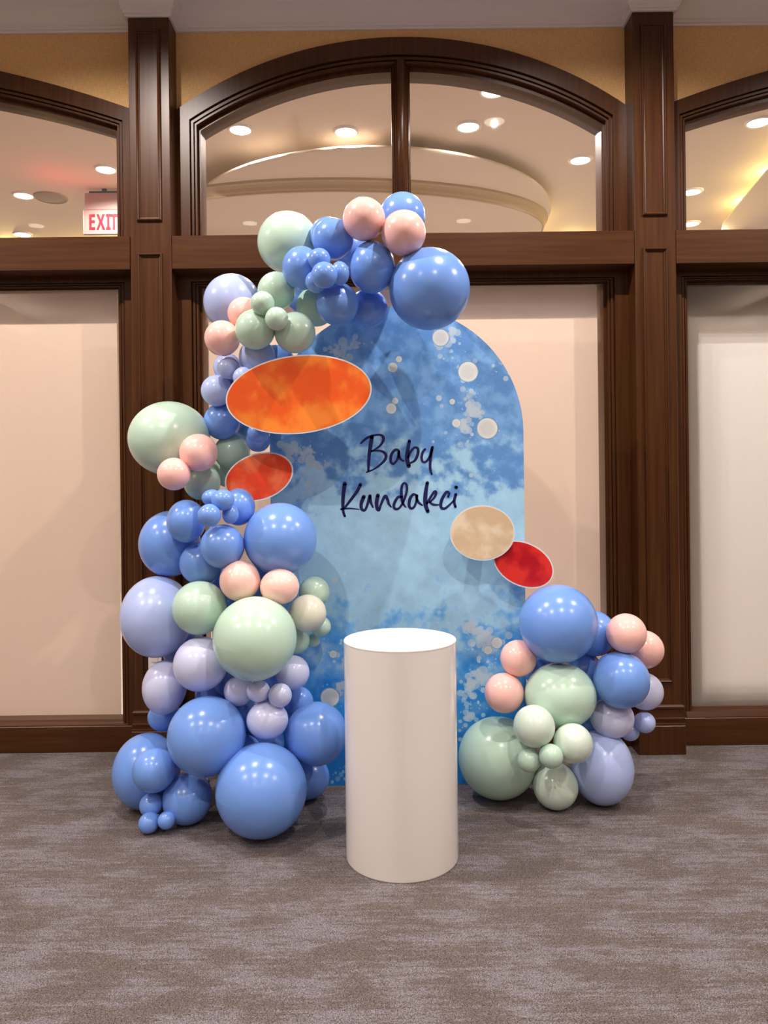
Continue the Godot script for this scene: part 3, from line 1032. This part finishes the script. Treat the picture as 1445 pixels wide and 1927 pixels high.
func balloon(kind: String, where: Vector3, rx: float, ry: float, group: String, label: String) -> void:
	if balloon_mesh == null:
		var st := start(true)
		var prof := PackedVector2Array()
		for k in 29:
			var t := PI * k / 30.0
			var y := -cos(t)
			var x := sin(t)
			if y > 0.0:                       # the half towards the neck draws out to a point
				y *= 1.0 + 0.10 * y * y
				x *= 1.0 - 0.05 * y * y
			prof.append(Vector2(x, y))
		prof.append(Vector2(0.11, 1.125))
		prof.append(Vector2(0.06, 1.155))
		lathe(st, prof, 56)
		st.generate_normals()
		balloon_mesh = st.commit()
		st = start(true)
		lathe(st, PackedVector2Array([Vector2(0.055, 1.145), Vector2(0.075, 1.165), Vector2(0.05, 1.185), Vector2(0.06, 1.2), Vector2(0.11, 1.24), Vector2(0.115, 1.25), Vector2(0.0, 1.215)]), 24)
		st.generate_normals()
		knot_mesh = st.commit()
	var o := thing("balloon", label, "balloon", where, group)
	# the neck points back into the garland
	var aim := Vector3(0, 0, -1)
	if absf(rx / ry - 1.0) < 0.07:
		var best := spine[0]
		for p in spine:
			if p.distance_to(where) < best.distance_to(where):
				best = p
		var d := (best - where).normalized()
		aim = Vector3(d.x * 0.7, d.y * 0.7, -0.8).normalized()
	var x_axis := Vector3.UP.cross(aim).normalized() if absf(aim.y) < 0.9 else Vector3.RIGHT
	var turn := Basis(x_axis, aim, x_axis.cross(aim))
	var size := Basis.from_scale(Vector3(rx, ry, (rx + ry) * 0.5))
	if absf(rx / ry - 1.0) < 0.07:
		size = Basis.from_scale(Vector3.ONE * (rx + ry) * 0.5)
	else:
		turn = Basis(Vector3(1, 0, 0), Vector3(0, 0, -1), Vector3(0, 1, 0))
	for part in [[balloon_mesh, "body"], [knot_mesh, "knot"]]:
		var m := put(part[0], part[1], M["latex_" + kind], o)
		m.transform = Transform3D(size * turn, Vector3.ZERO)


func balloons() -> void:
	var left := "balloons of the tall garland on the arch's left"
	var right := "balloons of the low cluster at the arch's right foot"
	balloon("mint", Vector3(-0.427, 2.535, -3.525), 0.1430, 0.1370, left, "large pale mint balloon on the garland's upper left shoulder, left of every top blue balloon")
	balloon("blue", Vector3(0.095, 2.616, -3.420), 0.1050, 0.1000, left, "blue balloon at the very top of the garland, half hidden behind two pink balloons")
	balloon("pink", Vector3(-0.072, 2.543, -3.240), 0.0910, 0.0890, left, "pink balloon at the garland's top, the left one of the topmost pair")
	balloon("pink", Vector3(0.094, 2.477, -3.220), 0.0930, 0.0930, left, "pink balloon at the garland's top, the right one of the topmost pair")
	balloon("blue", Vector3(-0.209, 2.481, -3.306), 0.0900, 0.0870, left, "medium blue balloon touching the left side of the topmost pair's left pink balloon")
	balloon("blue", Vector3(-0.239, 2.541, -3.446), 0.0810, 0.0800, left, "blue balloon showing only a thin rim between large pale mint and medium blue")
	balloon("blue", Vector3(-0.041, 2.356, -3.300), 0.1000, 0.1100, left, "upright oval blue balloon straight below the topmost pair of pink balloons")
	balloon("blue", Vector3(0.204, 2.260, -3.300), 0.1750, 0.1730, left, "biggest blue balloon of the garland's top end, right of and above the arch print")
	balloon("blue", Vector3(-0.340, 2.351, -3.283), 0.0850, 0.0920, left, "blue balloon against the large pale mint balloon, left of the topmost tiny blue flower")
	balloon("blue", Vector3(-0.258, 2.361, -3.190), 0.0480, 0.0450, left, "tiny blue balloon, upper petal of the four-balloon flower at the garland's top")
	balloon("blue", Vector3(-0.234, 2.279, -3.127), 0.0530, 0.0540, left, "tiny blue balloon, front and largest of the four-balloon flower at the garland's top")
	balloon("blue", Vector3(-0.174, 2.303, -3.191), 0.0400, 0.0490, left, "tiny blue balloon, right petal of the four-balloon flower at the garland's top")
	balloon("blue", Vector3(-0.274, 2.275, -3.210), 0.0460, 0.0450, left, "tiny blue balloon, lower left petal of the four-balloon flower at the garland's top")
	balloon("blue", Vector3(-0.193, 2.205, -3.320), 0.0920, 0.0920, left, "medium blue balloon directly under the tiny blue flower at the garland's top")
	balloon("blue", Vector3(-0.062, 2.216, -3.460), 0.0860, 0.0890, left, "shaded blue balloon under the upright oval one, in front of the arch's top edge")
	balloon("mint", Vector3(-0.298, 2.224, -3.452), 0.0890, 0.0870, left, "mint balloon half hidden behind the blue one under the tiny blue flower")
	balloon("mint", Vector3(-0.459, 2.272, -3.349), 0.0830, 0.0810, left, "medium mint balloon just below the large pale mint balloon at the garland's shoulder")
	balloon("periwinkle", Vector3(-0.693, 2.271, -3.560), 0.1320, 0.1320, left, "large periwinkle balloon at the garland's upper left edge, above the two pinks")
	balloon("pink", Vector3(-0.613, 2.188, -3.410), 0.0720, 0.0720, left, "pink balloon partly hidden between large periwinkle balloon and the two-tiny-mints group")
	balloon("pink", Vector3(-0.700, 2.070, -3.360), 0.0770, 0.0780, left, "pink balloon on the garland's outer left edge, below the large periwinkle balloon")
	balloon("mint", Vector3(-0.499, 2.186, -3.210), 0.0490, 0.0510, left, "tiny mint balloon, upper left of the two in the mint cluster's middle")
	balloon("mint", Vector3(-0.438, 2.117, -3.190), 0.0470, 0.0500, left, "tiny mint balloon, lower right of the two in the mint cluster's middle")
	balloon("mint", Vector3(-0.542, 2.090, -3.276), 0.0850, 0.0850, left, "medium mint balloon at the mint cluster's lower left, beside the outer pink balloon")
	balloon("mint", Vector3(-0.374, 2.077, -3.290), 0.0870, 0.0880, left, "medium mint balloon at the mint cluster's lower right, above the large orange cutout")
	balloon("periwinkle", Vector3(-0.553, 1.990, -3.389), 0.0790, 0.0810, left, "periwinkle balloon tucked under the mint cluster's lower left balloon")
	balloon("blue", Vector3(-0.487, 1.981, -3.521), 0.0840, 0.0870, left, "blue balloon behind the large orange cutout, below the mint cluster")
	balloon("periwinkle", Vector3(-0.709, 1.965, -3.510), 0.0620, 0.0650, left, "shaded periwinkle balloon behind the tiny pair below the outer pink balloon")
	balloon("periwinkle", Vector3(-0.682, 1.941, -3.380), 0.0470, 0.0440, left, "tiny periwinkle balloon, left one of the pair below the outer pink balloon")
	balloon("periwinkle", Vector3(-0.607, 1.896, -3.347), 0.0470, 0.0450, left, "tiny periwinkle balloon, right one of the pair above the large orange cutout's tip")
	balloon("periwinkle", Vector3(-0.750, 1.854, -3.470), 0.0700, 0.0720, left, "pale periwinkle balloon at the outer left edge behind the large orange cutout's tip")
	balloon("blue", Vector3(-0.643, 1.850, -3.599), 0.1030, 0.0990, left, "blue balloon behind the large orange cutout's left end")
	balloon("mint", Vector3(-0.975, 1.642, -3.500), 0.1830, 0.1690, left, "biggest mint balloon, sticking out alone on the garland's far left at mid height")
	balloon("blue", Vector3(-0.743, 1.721, -3.546), 0.0820, 0.0880, left, "blue balloon showing between the biggest left mint balloon and the large orange cutout")
	balloon("pink", Vector3(-0.803, 1.570, -3.334), 0.0820, 0.0820, left, "pink balloon on the biggest left mint balloon, the upper right one of two")
	balloon("pink", Vector3(-0.898, 1.478, -3.286), 0.0720, 0.0680, left, "pink balloon on the biggest left mint balloon, the lower left one of two")
	balloon("mint", Vector3(-0.710, 1.580, -3.603), 0.0830, 0.0850, left, "greyish mint balloon just right of the two pinks at mid height")
	balloon("mint", Vector3(-0.829, 1.442, -3.500), 0.0820, 0.0850, left, "pale mint balloon below the two pinks, behind the small orange cutout's left end")
	balloon("blue", Vector3(-0.557, 1.657, -3.420), 0.0490, 0.0500, left, "tiny blue balloon below the large orange cutout, front one of a stacked pair")
	balloon("blue", Vector3(-0.575, 1.632, -3.520), 0.0560, 0.0560, left, "small shaded blue balloon just behind the tiny one below the large orange cutout")
	balloon("blue", Vector3(-0.453, 1.191, -3.334), 0.1590, 0.1560, left, "big blue balloon at the garland's right edge, just below the small orange cutout")
	balloon("blue", Vector3(-0.856, 1.274, -3.320), 0.0830, 0.0930, left, "medium blue balloon left of the tiny blue flower at mid height")
	balloon("blue", Vector3(-0.974, 1.164, -3.485), 0.1370, 0.1490, left, "big blue balloon on the far left below the biggest mint, behind medium blue ones")
	balloon("blue", Vector3(-0.640, 1.331, -3.380), 0.0710, 0.0820, left, "blue balloon right behind the tiny blue flower, under the small orange cutout")
	balloon("blue", Vector3(-0.731, 1.375, -3.263), 0.0440, 0.0360, left, "tiny blue balloon, upper left petal of the mid-height flower")
	balloon("blue", Vector3(-0.674, 1.367, -3.208), 0.0480, 0.0440, left, "tiny blue balloon, top front petal of the mid-height flower")
	balloon("blue", Vector3(-0.722, 1.305, -3.171), 0.0480, 0.0470, left, "tiny blue balloon, lower left petal of the mid-height flower")
	balloon("blue", Vector3(-0.650, 1.305, -3.247), 0.0350, 0.0400, left, "tiny blue balloon, lower right and smallest petal of the mid-height flower")
	balloon("blue", Vector3(-0.691, 1.168, -3.270), 0.0950, 0.0920, left, "medium blue balloon directly under the mid-height tiny flower, above the peach pink pair")
	balloon("blue", Vector3(-0.806, 1.086, -3.369), 0.0930, 0.0930, left, "shaded blue balloon above the left mint one, lower left of the flower's medium blue")
	balloon("peach", Vector3(-0.613, 1.024, -3.245), 0.0880, 0.0830, left, "pale peach pink balloon above the biggest front mint balloon, left one of the pair")
	balloon("peach", Vector3(-0.443, 1.000, -3.226), 0.0820, 0.0750, left, "peach pink balloon above the biggest front mint balloon, right one of the pair")
	balloon("periwinkle", Vector3(-1.019, 0.845, -3.425), 0.1580, 0.1800, left, "biggest periwinkle balloon, bulging on the left garland's outer edge")
	balloon("mint", Vector3(-0.797, 0.904, -3.295), 0.1170, 0.1130, left, "medium mint balloon between the biggest periwinkle and the biggest front mint balloon")
	balloon("mint", Vector3(-0.538, 0.798, -3.160), 0.1710, 0.1710, left, "biggest front mint balloon in the left garland's middle, below the peach pink pair")
	balloon("mint", Vector3(-0.321, 0.941, -3.468), 0.0700, 0.0690, left, "small greyish mint balloon at the left garland's right edge, top of the side trio")
	balloon("cream", Vector3(-0.340, 0.864, -3.352), 0.0810, 0.0830, left, "cream balloon at the left garland's right edge, front of the side trio")
	balloon("mint", Vector3(-0.294, 0.782, -3.480), 0.0470, 0.0460, left, "tiny pale mint balloon peeking out right of the cream balloon")
	balloon("mint", Vector3(-0.404, 0.725, -3.460), 0.0620, 0.0610, left, "shaded mint balloon under the cream balloon, right of the biggest front mint")
	balloon("mint", Vector3(-0.333, 0.709, -3.520), 0.0290, 0.0310, left, "tiniest mint balloon tip against the board under the cream balloon")
	balloon("lilac", Vector3(-0.790, 0.667, -3.274), 0.1170, 0.1120, left, "whitish lilac balloon left below the biggest front mint balloon")
	balloon("lilac", Vector3(-0.976, 0.541, -3.380), 0.0940, 0.1170, left, "whitish lilac balloon on the outer left edge below the biggest periwinkle balloon")
	balloon("blue", Vector3(-1.010, 0.375, -3.500), 0.0770, 0.0650, left, "blue balloon low on the left edge, under the outer whitish lilac balloon")
	balloon("lilac", Vector3(-0.629, 0.550, -3.280), 0.0650, 0.0630, left, "small lilac balloon under the biggest front mint, left end of the small lilac row")
	balloon("lilac", Vector3(-0.536, 0.564, -3.220), 0.0490, 0.0450, left, "tiny lilac balloon under the biggest front mint, middle of the small lilac row")
	balloon("lilac", Vector3(-0.443, 0.551, -3.200), 0.0490, 0.0490, left, "tiny lilac balloon under the biggest front mint, right end of the small lilac row")
	balloon("lilac", Vector3(-0.410, 0.605, -3.360), 0.0740, 0.0750, left, "lilac balloon at the left garland's right edge, lower right of biggest front mint")
	balloon("blue", Vector3(-0.393, 0.437, -3.480), 0.0620, 0.0720, left, "blue balloon against the board between lilac one and low right blue one")
	balloon("lilac", Vector3(-0.500, 0.443, -3.220), 0.0870, 0.0780, left, "whitish lilac balloon hanging below the small lilac row, above the biggest floor blue")
	balloon("blue", Vector3(-0.746, 0.391, -3.184), 0.1610, 0.1590, left, "big blue balloon in the left base's centre, above all that touch the floor")
	balloon("blue", Vector3(-0.303, 0.357, -3.300), 0.1330, 0.1320, left, "big blue balloon of the left base, right beside the white pedestal")
	balloon("blue", Vector3(-0.511, 0.192, -3.115), 0.1770, 0.1900, left, "biggest blue balloon, egg-shaped, front and lowest on the carpet left of pedestal")
	balloon("blue", Vector3(-1.066, 0.165, -3.405), 0.1460, 0.1630, left, "big blue balloon on the carpet at the far left of the base")
	balloon("blue", Vector3(-0.970, 0.245, -3.200), 0.0910, 0.0870, left, "medium blue balloon in front of the far left big one")
	balloon("blue", Vector3(-0.846, 0.104, -3.246), 0.1030, 0.1020, left, "medium blue balloon on the carpet left of the biggest egg-shaped one")
	balloon("blue", Vector3(-0.993, 0.090, -3.224), 0.0460, 0.0490, left, "tiny blue balloon, top of the three-balloon tail at the far left floor")
	balloon("blue", Vector3(-0.983, 0.043, -3.160), 0.0420, 0.0410, left, "tiny blue balloon, lowest left of the three-balloon tail at the far left floor")
	balloon("blue", Vector3(-0.907, 0.059, -3.147), 0.0360, 0.0340, left, "tiny blue balloon, right of the three-balloon tail, under the medium blue one")
	balloon("blue", Vector3(-0.364, 0.104, -3.470), 0.1030, 0.0960, left, "shaded blue balloon near the floor behind the biggest egg-shaped one")
	balloon("blue", Vector3(-0.609, 0.427, -3.425), 0.1030, 0.1000, left, "dark shaded blue balloon deep inside the left base behind the lilac row")
	balloon("blue", Vector3(-0.778, 0.481, -3.495), 0.0940, 0.0880, left, "shaded blue balloon wedged between the whitish lilac and the base's central big blue")
	balloon("blue", Vector3(0.753, 0.808, -3.353), 0.1700, 0.1680, right, "biggest blue balloon of the right cluster, on top below the red cutout")
	balloon("blue", Vector3(0.944, 0.733, -3.501), 0.1000, 0.1070, right, "blue balloon right behind the right cluster's biggest blue one")
	balloon("pink", Vector3(1.046, 0.764, -3.340), 0.0860, 0.0850, right, "pink balloon at the right cluster's upper right, the front one of two")
	balloon("pink", Vector3(1.171, 0.662, -3.480), 0.0830, 0.0870, right, "pink balloon at the right cluster's far right edge, behind another pink one")
	balloon("blue", Vector3(1.017, 0.565, -3.328), 0.1220, 0.1190, right, "medium blue balloon of the right cluster, below its right pink pair")
	balloon("lilac", Vector3(1.182, 0.461, -3.520), 0.0830, 0.0850, right, "whitish lilac balloon at the right cluster's right edge, behind medium blue one")
	balloon("lilac", Vector3(0.995, 0.381, -3.393), 0.0950, 0.0870, right, "whitish lilac balloon under the right cluster's medium blue one")
	balloon("periwinkle", Vector3(1.173, 0.327, -3.493), 0.0470, 0.0470, right, "small periwinkle balloon at the right cluster's lower right, the higher of two")
	balloon("periwinkle", Vector3(1.115, 0.277, -3.527), 0.0440, 0.0440, right, "small periwinkle balloon at the right cluster's lower right, the lower of two")
	balloon("pink", Vector3(0.586, 0.647, -3.400), 0.0780, 0.0820, right, "pink balloon on the right cluster's left edge, the upper one")
	balloon("pink", Vector3(0.518, 0.500, -3.380), 0.0850, 0.0880, right, "pink balloon on the right cluster's left edge, the lower one")
	balloon("mint", Vector3(0.757, 0.496, -3.345), 0.1540, 0.1400, right, "large pale mint balloon in the right cluster's centre")
	balloon("mint", Vector3(0.500, 0.186, -3.461), 0.1730, 0.1840, right, "biggest mint balloon on the carpet right of the white pedestal")
	balloon("mintwhite", Vector3(0.615, 0.408, -3.208), 0.0850, 0.0870, right, "whitish mint balloon, top of the flower in the right cluster")
	balloon("mintwhite", Vector3(0.776, 0.336, -3.207), 0.0800, 0.0820, right, "whitish mint balloon, right of the flower in the right cluster")
	balloon("mint", Vector3(0.672, 0.303, -3.150), 0.0490, 0.0490, right, "tiny mint balloon in the very centre of the right cluster's flower")
	balloon("mint", Vector3(0.590, 0.268, -3.200), 0.0460, 0.0480, right, "tiny mint balloon, left of the centre in the right cluster's flower")
	balloon("mintwhite", Vector3(0.734, 0.097, -3.356), 0.1000, 0.0950, right, "whitish mint balloon on the carpet, bottom of the right cluster's flower")
	balloon("periwinkle", Vector3(0.948, 0.162, -3.397), 0.1370, 0.1600, right, "large periwinkle balloon on the carpet at the right cluster's right end")
	balloon("blue", Vector3(0.893, 0.558, -3.526), 0.0950, 0.0950, right, "dark shaded blue balloon deep inside the right cluster")
	balloon("blue", Vector3(0.951, 0.314, -3.523), 0.0750, 0.0740, right, "shaded blue balloon in the gap left of the right cluster's low lilac one")
	balloon("blue", Vector3(-0.742, 0.933, -3.583), 0.1070, 0.1080, left, "deep shaded blue balloon in the gap under the mid-height medium blue one")
	balloon("blue", Vector3(-0.501, 0.564, -3.506), 0.1010, 0.0990, left, "deep shaded blue balloon showing in the gap right below the biggest front mint")
	balloon("blue", Vector3(-0.636, 0.248, -3.332), 0.1000, 0.0950, left, "deep shaded blue balloon in the gap left of the biggest egg-shaped one")
	balloon("blue", Vector3(-0.943, 0.664, -3.580), 0.0960, 0.0970, left, "deep shaded blue balloon in the gap behind biggest periwinkle and lilac")
	balloon("blue", Vector3(-0.363, 2.305, -3.578), 0.0890, 0.0870, left, "deep shaded blue balloon in the gap left of the topmost tiny flower")
	balloon("blue", Vector3(0.717, 0.566, -3.560), 0.0870, 0.0860, left, "deep shaded blue balloon in the gap behind the right cluster's left pinks")
	balloon("blue", Vector3(-0.142, 2.508, -3.553), 0.0830, 0.0800, left, "deep shaded blue balloon in the gap below the garland top's left pink")
	balloon("blue", Vector3(-0.567, 0.959, -3.497), 0.1050, 0.1050, left, "deep shaded blue balloon in the gap behind the peach pink pair")
	balloon("blue", Vector3(-0.575, 0.253, -3.497), 0.1100, 0.1050, left, "deep shaded blue balloon in the gap below the hanging whitish lilac one")
	balloon("blue", Vector3(0.890, 0.303, -3.656), 0.0930, 0.0920, left, "deep shaded blue balloon in the gap behind the right cluster's large pale mint")
	balloon("blue", Vector3(-0.693, 0.579, -3.401), 0.0830, 0.0820, left, "deep shaded blue balloon in the gap between the whitish lilac and biggest front mint")
	balloon("blue", Vector3(1.014, 0.391, -3.715), 0.0890, 0.0890, left, "deep shaded blue balloon in the gap below-left of the right cluster's medium blue one")
	balloon("mint", Vector3(-0.749, 1.500, -3.732), 0.0860, 0.0880, left, "shaded mint balloon in the gap behind the small orange cutout's left end")
	balloon("blue", Vector3(-0.660, 1.737, -3.741), 0.0970, 0.0980, left, "deep shaded blue balloon in the gap under the large orange cutout")

func cutouts() -> void:
	cutout("large orange watercolour oval cutout board over the arch's upper left edge", Vector3(-0.359, 1.811, -3.270), 0.312, 0.167, 0.10, M.orange_wash, 0.361)
	cutout("small coral orange oval cutout board below the large one, left of the script", Vector3(-0.563, 1.463, -3.460), 0.158, 0.105, 0.30, M.coral_wash, 0.171)
	cutout("cream tan oval cutout board at the arch's right edge, below the script's end", Vector3(0.446, 1.196, -3.500), 0.148, 0.126, 0.00, M.tan_wash, 0.131)
	cutout("crimson red oval cutout board sticking out past the arch's right edge", Vector3(0.635, 1.048, -3.525), 0.146, 0.100, -0.45, M.crimson_wash, 0.106)
